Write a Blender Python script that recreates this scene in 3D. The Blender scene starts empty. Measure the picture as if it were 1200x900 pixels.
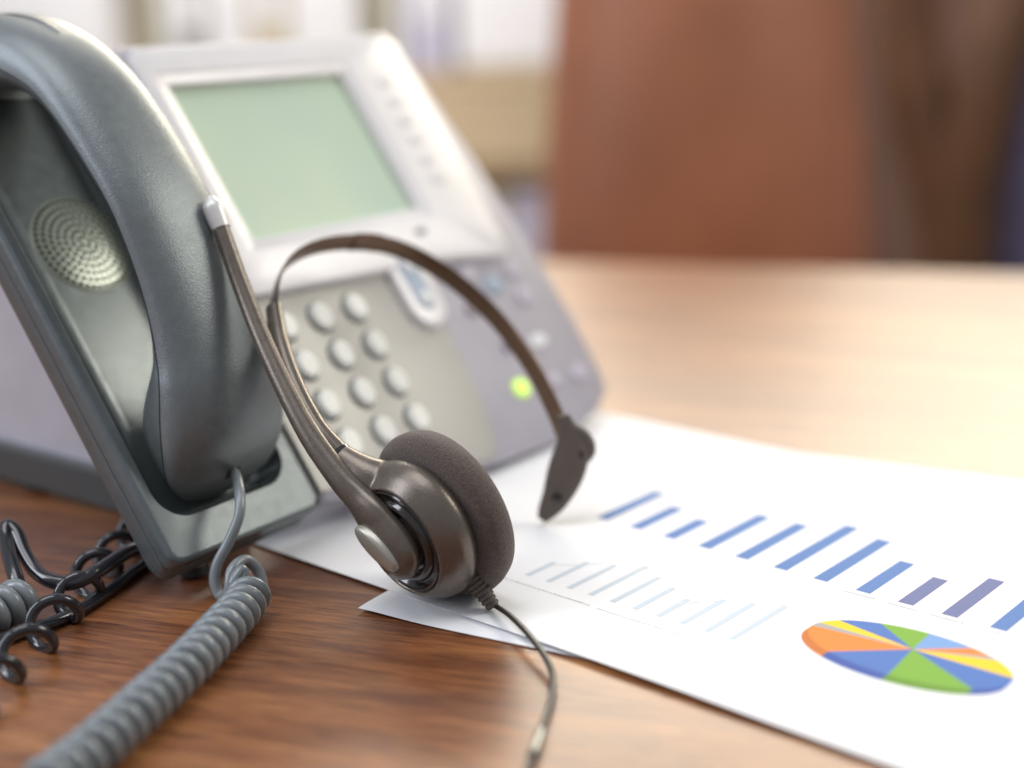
import bpy, math, random
from mathutils import Vector, Matrix
random.seed(7)
D = bpy.data
SC = bpy.context.scene
COL = SC.collection
CM = 0.01

# ------------------------------------------------------------------ camera
cam_d = D.cameras.new("camera")
cam = D.objects.new("camera", cam_d)
COL.objects.link(cam)
SC.camera = cam
pitch, roll = math.radians(14.78), math.radians(-1.79)
R0 = Vector((1, 0, 0)); FW = Vector((0, math.cos(pitch), -math.sin(pitch))); U0 = Vector((0, math.sin(pitch), math.cos(pitch)))
RT = R0 * math.cos(roll) + U0 * math.sin(roll)
UP = U0 * math.cos(roll) - R0 * math.sin(roll)
M = Matrix((RT, UP, -FW)).transposed().to_4x4()
M.translation = Vector((0, 0, 0.18483))
cam.matrix_world = M
cam_d.sensor_width = 36
cam_d.lens = 49.19
cam_d.clip_start = 0.01
cam_d.clip_end = 50
cam_d.dof.use_dof = True
cam_d.dof.focus_distance = 0.447
cam_d.dof.aperture_fstop = 3.1
cam_d.dof.aperture_blades = 0

# ------------------------------------------------------------------ world, lamps, exposure
W = D.worlds.new("World"); SC.world = W; W.use_nodes = True
W.node_tree.nodes["Background"].inputs[0].default_value = (0.86, 0.90, 1.0, 1)
W.node_tree.nodes["Background"].inputs[1].default_value = 0.34

def area(name, loc, target, sx, sy, power, color):
    l = D.lights.new(name, 'AREA'); l.shape = 'RECTANGLE'; l.size = sx; l.size_y = sy
    l.energy = power; l.color = color
    o = D.objects.new(name, l); COL.objects.link(o)
    o.location = loc
    o.rotation_euler = (Vector(target) - Vector(loc)).to_track_quat('-Z', 'Y').to_euler()
    return o
area("back_window_light", (0.52, 3.1, 1.20), (0.30, 0.8, 0.0), 2.4, 0.9, 76, (1.0, 0.91, 0.73))
area("side_window_light", (1.32, 0.76, 1.05), (-0.1, 0.55, 0.08), 0.75, 0.6, 11.5, (1.0, 0.96, 0.86))
area("ceiling_light", (-0.35, 0.35, 1.5), (-0.05, 0.5, 0.05), 0.9, 0.9, 9.5, (0.95, 0.96, 1.0))
area("left_light", (-1.1, 0.2, 0.75), (-0.1, 0.5, 0.1), 0.35, 0.9, 8, (0.86, 0.90, 1.0))
area("room_light", (-0.5, 1.9, 1.3), (0.2, 2.9, 0.1), 1.2, 0.8, 23, (1.0, 0.97, 0.93))

SC.view_settings.view_transform = 'Standard'
SC.view_settings.look = 'None'
SC.view_settings.exposure = 0.12
SC.view_settings.gamma = 1.0
SC.render.engine = 'CYCLES'
SC.cycles.use_denoising = True
SC.cycles.max_bounces = 8

# ------------------------------------------------------------------ materials
def mat(name, col, rough=0.5, metal=0.0, bump=0.0, bscale=2000, spec=0.5, coat=0.0, emis=0.0, vary=0.0, vscale=60, alpha=None, sheen=0.0, trans=0.0, bdist=0.0002):
    m = D.materials.new(name); m.use_nodes = True
    nt = m.node_tree; b = nt.nodes["Principled BSDF"]
    b.inputs["Base Color"].default_value = (*col, 1)
    b.inputs["Roughness"].default_value = rough
    b.inputs["Metallic"].default_value = metal
    b.inputs["Specular IOR Level"].default_value = spec
    b.inputs["Coat Weight"].default_value = coat
    b.inputs["Sheen Weight"].default_value = sheen
    b.inputs["Transmission Weight"].default_value = trans
    if emis:
        b.inputs["Emission Color"].default_value = (*col, 1); b.inputs["Emission Strength"].default_value = emis
    tc = nt.nodes.new("ShaderNodeTexCoord")
    if vary:
        n = nt.nodes.new("ShaderNodeTexNoise"); n.inputs["Scale"].default_value = vscale; n.inputs["Detail"].default_value = 5
        r = nt.nodes.new("ShaderNodeValToRGB")
        r.color_ramp.elements[0].position = 0.3; r.color_ramp.elements[1].position = 0.7
        r.color_ramp.elements[0].color = (*[c * (1 - vary) for c in col], 1)
        r.color_ramp.elements[1].color = (*[min(1, c * (1 + vary)) for c in col], 1)
        nt.links.new(tc.outputs["Object"], n.inputs["Vector"]); nt.links.new(n.outputs["Fac"], r.inputs["Fac"])
        nt.links.new(r.outputs["Color"], b.inputs["Base Color"])
        mr = nt.nodes.new("ShaderNodeMapRange"); mr.inputs["To Min"].default_value = max(0, rough - 0.07); mr.inputs["To Max"].default_value = min(1, rough + 0.09)
        nt.links.new(n.outputs["Fac"], mr.inputs["Value"]); nt.links.new(mr.outputs["Result"], b.inputs["Roughness"])
    if bump:
        n = nt.nodes.new("ShaderNodeTexNoise"); n.inputs["Scale"].default_value = bscale; n.inputs["Detail"].default_value = 3
        bp = nt.nodes.new("ShaderNodeBump"); bp.inputs["Strength"].default_value = bump; bp.inputs["Distance"].default_value = bdist
        nt.links.new(tc.outputs["Object"], n.inputs["Vector"]); nt.links.new(n.outputs["Fac"], bp.inputs["Height"])
        nt.links.new(bp.outputs["Normal"], b.inputs["Normal"])
    return m

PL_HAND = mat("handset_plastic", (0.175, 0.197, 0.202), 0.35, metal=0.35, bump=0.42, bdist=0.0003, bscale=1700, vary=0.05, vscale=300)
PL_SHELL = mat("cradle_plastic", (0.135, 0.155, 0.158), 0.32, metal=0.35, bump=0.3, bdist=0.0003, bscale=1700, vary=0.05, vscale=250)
PL_TRAY = mat("cradle_recess_plastic", (0.135, 0.155, 0.150), 0.20, metal=0.3, bump=0.05, vary=0.04, vscale=200)
PL_DARK = mat("dark_plastic", (0.03, 0.033, 0.036), 0.45, bump=0.2)
PL_BODY = mat("lilac_grey_plastic", (0.40, 0.38, 0.425), 0.42, bump=0.15, vary=0.03)
PL_SILVER = mat("silver_plastic", (0.74, 0.72, 0.72), 0.35, metal=0.1, bump=0.1, vary=0.02)
PL_KEYPAD = mat("keypad_plate", (0.40, 0.385, 0.35), 0.40, metal=0.2, bump=0.1, vary=0.03)
KEY = mat("key_rubber", (0.80, 0.80, 0.74), 0.35, vary=0.03)
KEYRIM = mat("key_well", (0.12, 0.14, 0.13), 0.6)
BTN = mat("button_lilac", (0.50, 0.45, 0.52), 0.35)
BTN_W = mat("button_white", (0.80, 0.80, 0.80), 0.3)
BTN_B = mat("button_blue_grey", (0.30, 0.37, 0.46), 0.3)
LED = mat("lit_green_button", (0.62, 0.95, 0.12), 0.3, emis=0.5)
SPK = mat("speaker_grille", (0.42, 0.46, 0.38), 0.26, metal=0.3, bump=0.15)
HOLE = mat("speaker_hole_disc", (0.015, 0.03, 0.025), 0.8)
HS = mat("headset_plastic", (0.160, 0.134, 0.110), 0.28, metal=0.5, bump=0.33, bdist=0.0002, bscale=1900, vary=0.04, vscale=300)
HS_GLOSS = mat("headset_gloss", (0.028, 0.024, 0.021), 0.16, coat=0.5)
HS_STEEL = mat("headband_strap", (0.15, 0.085, 0.05), 0.25, metal=0.5)
HS_SILVER = mat("headset_silver", (0.42, 0.40, 0.34), 0.34, metal=0.5, bump=0.1)
HS_TIP = mat("microphone_tip", (0.72, 0.71, 0.68), 0.32, metal=0.2)
HS_RUB = mat("headset_rubber", (0.105, 0.080, 0.066), 0.62, bump=0.3, bscale=1500)
FOAM = mat("foam", (0.105, 0.077, 0.062), 0.95, bump=1.0, bscale=2000, vary=0.5, vscale=2000, sheen=0.25, bdist=0.0007)
CORD_G = mat("grey_cord", (0.21, 0.235, 0.245), 0.27, bump=0.1, bscale=900, coat=0.2)
CORD_B = mat("black_cord", (0.022, 0.022, 0.026), 0.16, coat=0.4)
CABLE = mat("headset_cable", (0.030, 0.024, 0.021), 0.38)
CLEAR = mat("clear_sleeve", (0.55, 0.55, 0.45), 0.1, trans=0.6)
LEATHER = mat("brown_leather", (0.35, 0.135, 0.068), 0.42, bump=0.5, bscale=350, vary=0.12, vscale=8, bdist=0.001)
LEATHER_D = mat("dark_wood", (0.12, 0.055, 0.022), 0.6, vary=0.3, vscale=12)
NAVY = mat("navy_fabric", (0.11, 0.095, 0.16), 0.9, bump=0.4, bscale=600, vary=0.15, vscale=15)
MAUVE = mat("mauve_wall", (0.16, 0.088, 0.065), 0.7, vary=0.1, vscale=5)
WALL = mat("wall_paint", (0.62, 0.60, 0.58), 0.8, vary=0.03, vscale=4)
SHELFW = mat("shelf_wood", (0.60, 0.47, 0.30), 0.5, vary=0.1, vscale=6)
SHELFD = mat("shelf_gap_shade", (0.40, 0.28, 0.16), 0.5, vary=0.1, vscale=6)
CREAM = mat("cream_board", (0.72, 0.66, 0.42), 0.6, vary=0.05, vscale=10)
WHITE = mat("white_card", (0.85, 0.84, 0.84), 0.6, vary=0.02, vscale=10)
LILAC = mat("lilac_card", (0.55, 0.53, 0.64), 0.6, vary=0.03, vscale=10)
GREYC = mat("grey_card", (0.36, 0.35, 0.34), 0.6, vary=0.05, vscale=10)
TANC = mat("tan_card", (0.60, 0.50, 0.32), 0.6, vary=0.05, vscale=10)
CARPET = mat("carpet", (0.20, 0.17, 0.15), 0.95, bump=0.6, bscale=200, vary=0.15, vscale=30)
INK_B = [mat("ink_blue", (0.11, 0.21, 0.46), 0.65, vary=0.12, vscale=1500, spec=0.15), mat("ink_slate", (0.16, 0.18, 0.34), 0.65, vary=0.12, vscale=1500, spec=0.15)]
INK_PALE = mat("ink_pale_blue", (0.50, 0.57, 0.64), 0.7)
INK_GREY = mat("ink_grey", (0.42, 0.42, 0.44), 0.6)
PIEC = dict(
    blue=(0.085, 0.18, 0.47), blue_d=(0.055, 0.10, 0.36), green=(0.20, 0.40, 0.055), green_d=(0.14, 0.29, 0.04), sky=(0.19, 0.34, 0.62),
    orange=(0.80, 0.24, 0.05), orange_d=(0.55, 0.17, 0.04), grey=(0.38, 0.37, 0.35), yellow=(0.88, 0.58, 0.03), yellow_d=(0.6, 0.4, 0.03))
PIEM = {k: mat("ink_" + k, v, 0.65, vary=0.06, vscale=1500, spec=0.15) for k, v in PIEC.items()}

def m_screen():
    m = mat("lcd_glass", (0.45, 0.58, 0.45), 0.32, spec=0.4)
    nt = m.node_tree; b = nt.nodes["Principled BSDF"]
    tc = nt.nodes.new("ShaderNodeTexCoord"); n = nt.nodes.new("ShaderNodeTexNoise"); n.inputs["Scale"].default_value = 15
    r = nt.nodes.new("ShaderNodeValToRGB")
    r.color_ramp.elements[0].color = (0.42, 0.56, 0.48, 1); r.color_ramp.elements[1].color = (0.62, 0.72, 0.50, 1)
    nt.links.new(tc.outputs["Object"], n.inputs["Vector"]); nt.links.new(n.outputs["Fac"], r.inputs["Fac"]); nt.links.new(r.outputs["Color"], b.inputs["Base Color"])
    return m
LCD = m_screen()

def m_paper():
    m = mat("paper", (0.80, 0.80, 0.815), 0.65, bump=0.12, bscale=900, bdist=0.0001)
    b = m.node_tree.nodes["Principled BSDF"]; b.inputs["Specular IOR Level"].default_value = 0.12
    return m
PAPER = m_paper()

def m_wood():
    m = D.materials.new("desk_wood"); m.use_nodes = True; nt = m.node_tree; b = nt.nodes["Principled BSDF"]; L = nt.links.new
    def nd(t, **k):
        x = nt.nodes.new(t)
        for a, v in k.items(): x.inputs[a].default_value = v
        return x
    tc = nd("ShaderNodeTexCoord")
    def mapped(sc, loc=(0, 0, 0)):
        mp = nd("ShaderNodeMapping"); mp.inputs["Scale"].default_value = sc; mp.inputs["Location"].default_value = loc
        L(tc.outputs["Object"], mp.inputs["Vector"]); return mp
    m1 = mapped((3.2, 26, 1)); n1 = nd("ShaderNodeTexNoise", Scale=1.0, Detail=6.0, Roughness=0.6, Distortion=0.8); L(m1.outputs[0], n1.inputs["Vector"])
    m2 = mapped((22, 420, 1)); n2 = nd("ShaderNodeTexNoise", Scale=1.0, Detail=6.0, Roughness=0.65, Distortion=0.3); L(m2.outputs[0], n2.inputs["Vector"])
    m3 = mapped((60, 1500, 1)); n3 = nd("ShaderNodeTexNoise", Scale=1.0, Detail=3.0, Roughness=0.6); L(m3.outputs[0], n3.inputs["Vector"])
    r1 = nd("ShaderNodeValToRGB"); cr = r1.color_ramp
    cr.elements[0].position = 0.30; cr.elements[0].color = (0.065, 0.018, 0.006, 1)
    cr.elements[1].position = 0.72; cr.elements[1].color = (0.50, 0.23, 0.075, 1)
    e = cr.elements.new(0.46); e.color = (0.15, 0.048, 0.016, 1)
    e = cr.elements.new(0.58); e.color = (0.31, 0.118, 0.038, 1)
    ma = nd("ShaderNodeMath"); ma.operation = 'MULTIPLY_ADD'; ma.inputs[1].default_value = 0.42
    L(n2.outputs["Fac"], ma.inputs[0])
    ms = nd("ShaderNodeMath"); ms.operation = 'MULTIPLY'; ms.inputs[1].default_value = 0.61; L(n1.outputs["Fac"], ms.inputs[0]); L(ms.outputs[0], ma.inputs[2])
    L(ma.outputs[0], r1.inputs["Fac"])
    r3 = nd("ShaderNodeValToRGB"); r3.color_ramp.elements[0].position = 0.36; r3.color_ramp.elements[1].position = 0.50
    r3.color_ramp.elements[0].color = (0.35, 0.28, 0.25, 1); r3.color_ramp.elements[1].color = (1, 1, 1, 1)
    L(n3.outputs["Fac"], r3.inputs["Fac"])
    mx = nd("ShaderNodeMix"); mx.data_type = 'RGBA'; mx.blend_type = 'MULTIPLY'; mx.inputs["Factor"].default_value = 0.9
    L(r1.outputs["Color"], mx.inputs[6]); L(r3.outputs["Color"], mx.inputs[7]); L(mx.outputs[2], b.inputs["Base Color"])
    mr = nd("ShaderNodeMapRange"); mr.inputs["To Min"].default_value = 0.30; mr.inputs["To Max"].default_value = 0.44
    L(n2.outputs["Fac"], mr.inputs["Value"]); L(mr.outputs[0], b.inputs["Roughness"])
    b.inputs["Specular IOR Level"].default_value = 0.6
    b.inputs["Coat Weight"].default_value = 0.3; b.inputs["Coat Roughness"].default_value = 0.46
    bp = nd("ShaderNodeBump", Strength=0.25, Distance=0.0002); L(n3.outputs["Fac"], bp.inputs["Height"]); L(bp.outputs["Normal"], b.inputs["Normal"])
    return m
WOOD = m_wood()

# ------------------------------------------------------------------ mesh helpers (all lengths in cm)
def mesh(name, vs, fs, m, smooth=True, sharp=40, mats=None, fm=None):
    me = D.meshes.new(name)
    me.from_pydata([(v[0] * CM, v[1] * CM, v[2] * CM) for v in vs], [], fs)
    for mm in (mats or [m]): me.materials.append(mm)
    if fm: me.polygons.foreach_set("material_index", fm)
    me.validate(); me.update()
    import bmesh
    bm = bmesh.new(); bm.from_mesh(me); bmesh.ops.recalc_face_normals(bm, faces=bm.faces); bm.to_mesh(me); bm.free()
    if smooth:
        me.shade_smooth()
        me.set_sharp_from_angle(angle=math.radians(sharp))
    return me
def put(name, me, parent=None, loc=None, rot=None):
    o = D.objects.new(name, me); COL.objects.link(o)
    if parent: o.parent = parent
    if loc is not None: o.location = [c * CM for c in loc]
    if rot is not None: o.rotation_euler = rot
    return o
def root(name, label, cat, loc=(0, 0, 0), mw=None, group=None, kind=None):
    o = D.objects.new(name, None); COL.objects.link(o); o.empty_display_size = 0.02
    if mw is not None: o.matrix_world = mw
    else: o.location = [c * CM for c in loc]
    o["label"] = label; o["category"] = cat
    if group: o["group"] = group
    if kind: o["kind"] = kind
    return o
def sub(vs, o):
    return [(v[0] - o[0], v[1] - o[1], v[2] - o[2]) for v in vs]
class MB:
    def __init__(s): s.v = []; s.f = []; s.m = []
    def add(s, vf, mi=0):
        k = len(s.v); s.v += [tuple(p) for p in vf[0]]; s.f += [tuple(i + k for i in f) for f in vf[1]]; s.m += [mi] * len(vf[1]); return s
def crom(pts, n):
    P = [Vector(p) for p in pts]; out = []
    for i in range(len(P) - 1):
        p0 = P[i - 1] if i else P[0] * 2 - P[1]; p1 = P[i]; p2 = P[i + 1]; p3 = P[i + 2] if i + 2 < len(P) else P[-1] * 2 - P[-2]
        for k in range(n):
            t = k / n
            out.append(0.5 * ((2 * p1) + (p2 - p0) * t + (2 * p0 - 5 * p1 + 4 * p2 - p3) * t * t + (3 * p1 - p0 - 3 * p2 + p3) * t ** 3))
    out.append(P[-1]); return out
def loft(rings, closed=True, cap=True):
    n = len(rings[0]); v = [p for r in rings for p in r]; f = []
    for i in range(len(rings) - 1):
        for j in range(n if closed else n - 1):
            a = i * n + j; b = i * n + (j + 1) % n
            f.append((a, b, b + n, a + n))
    if cap and closed:
        f.append(tuple(range(n - 1, -1, -1))); f.append(tuple((len(rings) - 1) * n + j for j in range(n)))
    return v, f
def tube(pts, rad, seg=16, flat=None, side=None, cap=True):
    """rad: number or list; flat=(a,b) multiplies along side / across"""
    P = [Vector(p) for p in pts]; N = len(P); rings = []
    ref = None
    for i in range(N):
        t = (P[min(i + 1, N - 1)] - P[max(i - 1, 0)]).normalized()
        if side is not None: a = (Vector(side) - t * Vector(side).dot(t)).normalized()
        else:
            if ref is None: ref = t.orthogonal().normalized()
            a = (ref - t * ref.dot(t)).normalized(); ref = a
        b = t.cross(a); r = rad[i] if isinstance(rad, (list, tuple)) else rad
        fa, fb = (1, 1) if flat is None else (flat[i] if isinstance(flat, list) else flat)
        rings.append([P[i] + a * (math.cos(q) * r * fa) + b * (math.sin(q) * r * fb) for q in [2 * math.pi * k / seg for k in range(seg)]])
    return loft(rings, True, cap)
def interp(vals, n):
    return [v[0] for v in crom([(x, 0, 0) for x in vals], n)]
def rpoly(x0, x1, y0, y1, r, seg=8):
    out = []
    for cx, cy, a0 in ((x1 - r, y0 + r, -90), (x1 - r, y1 - r, 0), (x0 + r, y1 - r, 90), (x0 + r, y0 + r, 180)):
        for k in range(seg + 1):
            a = math.radians(a0 + 90 * k / seg); out.append((cx + r * math.cos(a), cy + r * math.sin(a)))
    return out
def dense(poly, step):
    out = []
    for i in range(len(poly)):
        a = poly[i]; b = poly[(i + 1) % len(poly)]; n = max(1, int(math.dist(a, b) / step))
        out += [(a[0] + (b[0] - a[0]) * k / n, a[1] + (b[1] - a[1]) * k / n) for k in range(n)]
    return out
def inset(poly, d):
    n = len(poly); out = []
    A = sum(poly[i][0] * poly[(i + 1) % n][1] - poly[(i + 1) % n][0] * poly[i][1] for i in range(n))
    s = 1 if A > 0 else -1
    for i in range(n):
        p = Vector(poly[i - 1]); q = Vector(poly[i]); r = Vector(poly[(i + 1) % n])
        e1 = (q - p); e2 = (r - q)
        if e1.length < 1e-6: e1 = e2
        if e2.length < 1e-6: e2 = e1
        e1.normalize(); e2.normalize()
        n1 = Vector((-e1.y, e1.x)) * s; n2 = Vector((-e2.y, e2.x)) * s; m = (n1 + n2)
        if m.length < 1e-6: m = n1
        m.normalize(); k = d / max(0.4, m.dot(n1)); out.append((q.x + m.x * k, q.y + m.y * k))
    return out
def prism(poly, z0, z1, bev=0.1):
    rs = [(0, z0), (0, z1 - bev), (bev * 0.13, z1 - bev * 0.5), (bev * 0.5, z1 - bev * 0.13), (bev, z1)]
    return loft([[(x, y, z) for x, y in (inset(poly, d) if d else poly)] for d, z in rs])
def lathe(prof, seg=48, cap=True):
    return loft([[(r * math.cos(2 * math.pi * k / seg), r * math.sin(2 * math.pi * k / seg), z) for k in range(seg)] for r, z in prof], True, cap)
def xf(vf, mtx):
    return [tuple(mtx @ Vector(p)) for p in vf[0]], vf[1]
def ellipse(cx, cy, a, b, n=28):
    return [(cx + a * math.cos(2 * math.pi * k / n), cy + b * math.sin(2 * math.pi * k / n)) for k in range(n)]
def box(x0, x1, y0, y1, z0, z1, bev=0.2):
    p = rpoly(x0, x1, y0, y1, min(bev * 1.5, (x1 - x0) / 2.1, (y1 - y0) / 2.1), 3)
    rs = [(bev, z0), (0, z0 + bev), (0, z1 - bev), (bev, z1)]
    return loft([[(x, y, z) for x, y in (inset(p, d) if d else p)] for d, z in rs])
def axis_frame(o, zdir, xhint=(0, 0, 1)):
    z = Vector(zdir).normalized(); x = Vector(xhint); x = (x - z * x.dot(z)).normalized(); y = z.cross(x)
    m = Matrix((x, y, z)).transposed().to_4x4(); m.translation = Vector(o); return m

# ================================================================== SETTING
# floor and walls of the room, far out of focus
o = put("floor", mesh("floor", *[[(-400, -150, -74), (500, -150, -74), (500, 420, -74), (-400, 420, -74)], [(0, 1, 2, 3)]], CARPET, False)); o["kind"] = "structure"
o = put("back_wall", mesh("back_wall", *box(-400, 500, 330, 345, -74, 190), WALL)); o["kind"] = "structure"
o = put("wall_panelling", mesh("wall_panelling", *box(45, 420, 322, 329.5, -74, 150), MAUVE)); o["kind"] = "structure"

# desk: turned 18.5 degrees
dr = root("wooden_desk", "brown wooden desk with glossy grained top under the phone and papers", "desk", mw=Matrix.Translation((0.0294, 1.073, 0)) @ Matrix.Rotation(math.radians(-18.9), 4, 'Z'))
put("desk_top", mesh("desk_top", *box(-90, 110, -125, 0, -3, 0, 0.25), WOOD), dr)
put("modesty_panel", mesh("modesty_panel", *box(-84, 104, -9, -7, -60, -3.05), WOOD), dr)
lg = mesh("leg", *box(-3, 3, -3, 3, -74, -3.05), LEATHER_D)
for x, y in ((-84, -12), (104, -12), (-84, -118), (104, -118)): put("leg", lg, dr, (x, y, 0))

# ================================================================== PAPERS
def wave(x, y, z0, amp):
    return z0 + amp * (math.sin(x * 0.31 + y * 0.12) * 0.5 + math.sin(y * 0.27 - x * 0.09 + 1.0) * 0.5 + 1)
def sheet(name, label, org, ang, wx0, wx1, wy0, wy1, z0, amp, lift):
    r = root(name, label, "paper", mw=Matrix.Translation((org[0] * CM, org[1] * CM, 0)) @ Matrix.Rotation(math.radians(ang), 4, 'Z'), group="printed sheets on the desk")
    H = lambda x, y: wave(x, y, z0, amp) + lift(x, y)
    nx, ny = 60, 44
    vs = []; 
    for s in (0, 1):
        for j in range(ny + 1):
            for i in range(nx + 1):
                x = wx0 + (wx1 - wx0) * i / nx; y = wy0 + (wy1 - wy0) * j / ny
                vs.append((x, y, H(x, y) - 0.011 * s))
    n1 = (nx + 1) * (ny + 1); f = []
    for j in range(ny):
        for i in range(nx):
            a = j * (nx + 1) + i; f.append((a, a + 1, a + nx + 2, a + nx + 1)); f.append((a + n1, a + nx + 1 + n1, a + nx + 2 + n1, a + 1 + n1))
    for i in range(nx):
        f.append((i, i + n1, i + 1 + n1, i + 1)); a = ny * (nx + 1) + i; f.append((a, a + 1, a + 1 + n1, a + n1))
    for j in range(ny):
        a = j * (nx + 1); b = a + nx + 1; f.append((a, b, b + n1, a + n1)); a += nx; b += nx; f.append((a, a + n1, b + n1, b))
    put("sheet", mesh("sheet", vs, f, PAPER), r)
    return r, H
def e_(v, s): return 1 / (1 + math.exp(-v / s))
# lower sheet, turned -28.9 deg, its near corner shows beside the ear cushion
shA, HA = sheet("blank_paper_sheet", "blank white sheet lying underneath, its corner poking out below the headset ear cushion", (-5.18, 41.78), -28.9, 0, 29.7, 0, 21.6, 0.03, 0.012,
                lambda x, y: 0.12 * math.exp(-((x) ** 2 + (y) ** 2) / 3.0))
# upper sheet with the charts (local origin on its near edge)
shB, HB = sheet("chart_paper_sheet", "white sheet printed with blue bar chart and coloured pie chart, lying on top", (9.08, 31.30), -42.0, -26.5, 3.2, -0.05, 20.95, 0.06, 0.015,
                lambda x, y: 0.03 * math.exp(-((y) ** 2) / 0.5) + 0.07 * math.exp(-((x + 8) ** 2) / 30 - y * y / 6))
def printed(name, poly, m, dz=0.006, step=0.4):
    """flat print following the paper: a grid strip between the two long sides of a quad, or a fan"""
    p = dense(poly, step); cx = sum(a for a, b in p) / len(p); cy = sum(b for a, b in p) / len(p)
    vs = [(cx, cy, HB(cx, cy) + dz)] + [(x, y, HB(x, y) + dz) for x, y in p]
    return vs, [(0, i, i % len(p) + 1) for i in range(1, len(p) + 1)]
bars = [(-16.6, 13.3), (-15.03, 12.3), (-13.5, 11.75), (-11.95, 13.5), (-10.38, 13.55), (-8.82, 14.45), (-7.27, 13.9), (-5.7, 12.5), (-4.2, 11.85), (-2.72, 12.85), (-1.15, 12.9), (0.4, 11.4), (1.9, 12.6)]
def quad_grid(x0, x1, y0, y1, dz=0.006, step=0.6):
    n = max(1, int(max(x1 - x0, y1 - y0) / step)); vs = []; f = []
    alongx = (x1 - x0) > (y1 - y0)
    for i in range(n + 1):
        t = i / n
        q = [(x0 + (x1 - x0) * t, y0), (x0 + (x1 - x0) * t, y1)] if alongx else [(x0, y0 + (y1 - y0) * t), (x1, y0 + (y1 - y0) * t)]
        vs += [(x, y, HB(x, y) + dz) for x, y in q]
    for i in range(n): f.append((2 * i, 2 * i + 1, 2 * i + 3, 2 * i + 2))
    return vs, f
for i, (x, yt) in enumerate(bars):
    put("printed_bar", mesh("printed_bar", *quad_grid(x - 0.20, x + 0.32, 9.6 - i * 0.035, yt), INK_B[1] if i in (8, 9) else INK_B[0], False), shB)
# baseline captions: small illegible dashes
cap = MB(); rr = random.Random(3)
for i, (x, yt) in enumerate(bars[7:]):
    xx = x - 0.45
    while xx < x + 0.6:
        w = rr.uniform(0.03, 0.09); cap.add(quad_grid(xx, xx + w, 9.02 - i * 0.03, 9.10 - i * 0.03 + rr.uniform(0, 0.03))); xx += w + 0.03
for (x0, x1, y) in ((-16, -12, 3.05), (-11.6, -9, 3.0), (-8.8, -6.2, 3.02), (-5.6, -4.6, 2.95), (-5.7, -5.0, 2.6), (-4.0, -2.6, 2.95), (-4.1, -3.2, 2.5), (-2.3, -1.2, 2.9), (-2.4, -0.6, 2.4), (-0.6, 0.8, 2.8), (-6.4, -6.25, 3.6), (-5.9, -5.8, 5.0)):
    xx = x0
    while xx < x1:
        w = rr.uniform(0.03, 0.12); cap.add(quad_grid(xx, xx + w, y, y + rr.uniform(0.05, 0.09))); xx += w + rr.uniform(0.03, 0.07)
o = put("printed_caption", mesh("printed_caption", cap.v, cap.f, INK_GREY, False), shB); o["kind"] = "stuff"
# pale small chart, lower left
fb = [5.2, 5.9, 6.3, 6.9, 6.35, 5.9, 5.45, 6.1, 6.45, 6.9]
for i, yt in enumerate(fb):
    x = -15.2 + i * 0.906
    put("pale_printed_bar", mesh("pale_printed_bar", *quad_grid(x - 0.08, x + 0.13, 3.75, yt), INK_PALE, False), shB)
ln = MB(); pts = [(-15.2, 4.9), (-14.3, 5.6), (-13.4, 6.7), (-12.5, 6.5), (-11.6, 7.2), (-10.7, 5.6), (-9.8, 5.0), (-8.9, 5.9)]
for (x0, y0), (x1, y1) in zip(pts, pts[1:]):
    d = Vector((x1 - x0, y1 - y0)).normalized() * 0.018; px, py = -d.y, d.x
    vs = []
    for t in (0, .5, 1):
        x = x0 + (x1 - x0) * t; y = y0 + (y1 - y0) * t
        vs += [(x - px, y - py, HB(x, y) + .007), (x + px, y + py, HB(x, y) + .007)]
    ln.add((vs, [(0, 1, 3, 2), (2, 3, 5, 4)]))
put("printed_trend_line", mesh("printed_trend_line", ln.v, ln.f, mat("ink_trend", (.66, .68, .70), .7), False), shB)
# pie chart: angles (deg, counter-clockwise in paper space) of the wedge borders seen from the hub
PC = (-2.5, 6.1); PA, PB = 3.12, 1.62; HUB = (-2.47, 6.42); TH = 0.42
wedges = [("sky", 91, 64), ("orange", 64, 50), ("grey", 50, 43), ("yellow", 43, 11), ("blue", 11, -38), ("green", -38, -86), ("blue", -86, -126), ("orange", -126, -180), ("grey", -180, -192), ("yellow", -192, -211), ("blue", -211, -240), ("green", -240, -269)]
def rim(a): return (PC[0] + PA * math.cos(math.radians(a)), PC[1] + PB * math.sin(math.radians(a)))
for c, a0, a1 in wedges:
    n = max(2, int(abs(a1 - a0) / 5)); arc = [rim(a0 + (a1 - a0) * k / n) for k in range(n + 1)]
    b = MB()
    for k in range(n):
        for s in range(4):
            q = [tuple(HUB[d] + (arc[k][d] - HUB[d]) * s / 4 for d in (0, 1)), tuple(HUB[d] + (arc[k][d] - HUB[d]) * (s + 1) / 4 for d in (0, 1)),
                 tuple(HUB[d] + (arc[k + 1][d] - HUB[d]) * (s + 1) / 4 for d in (0, 1)), tuple(HUB[d] + (arc[k + 1][d] - HUB[d]) * s / 4 for d in (0, 1))]
            vs = [(x, y, HB(x, y) + .006) for x, y in q]
            b.add((vs, [(0, 1, 2, 3)] if s else [(0, 1, 2)]), 0)
    for k in range(n):
        if math.sin(math.radians((a0 + a1) / 2)) < 0.25:
            am = a0 + (a1 - a0) * (k + .5) / n
            if math.sin(math.radians(am)) < 0:
                q = [arc[k], arc[k + 1], (arc[k + 1][0], arc[k + 1][1] - TH), (arc[k][0], arc[k][1] - TH)]
                b.add(([(x, y, HB(x, y) + .005) for x, y in q], [(0, 1, 2, 3)]), 1)
    put("printed_pie_slice", mesh("printed_pie_slice", b.v, b.f, None, False, mats=[PIEM[c], PIEM.get(c + "_d", PIEM[c])], fm=b.m), shB)

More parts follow.
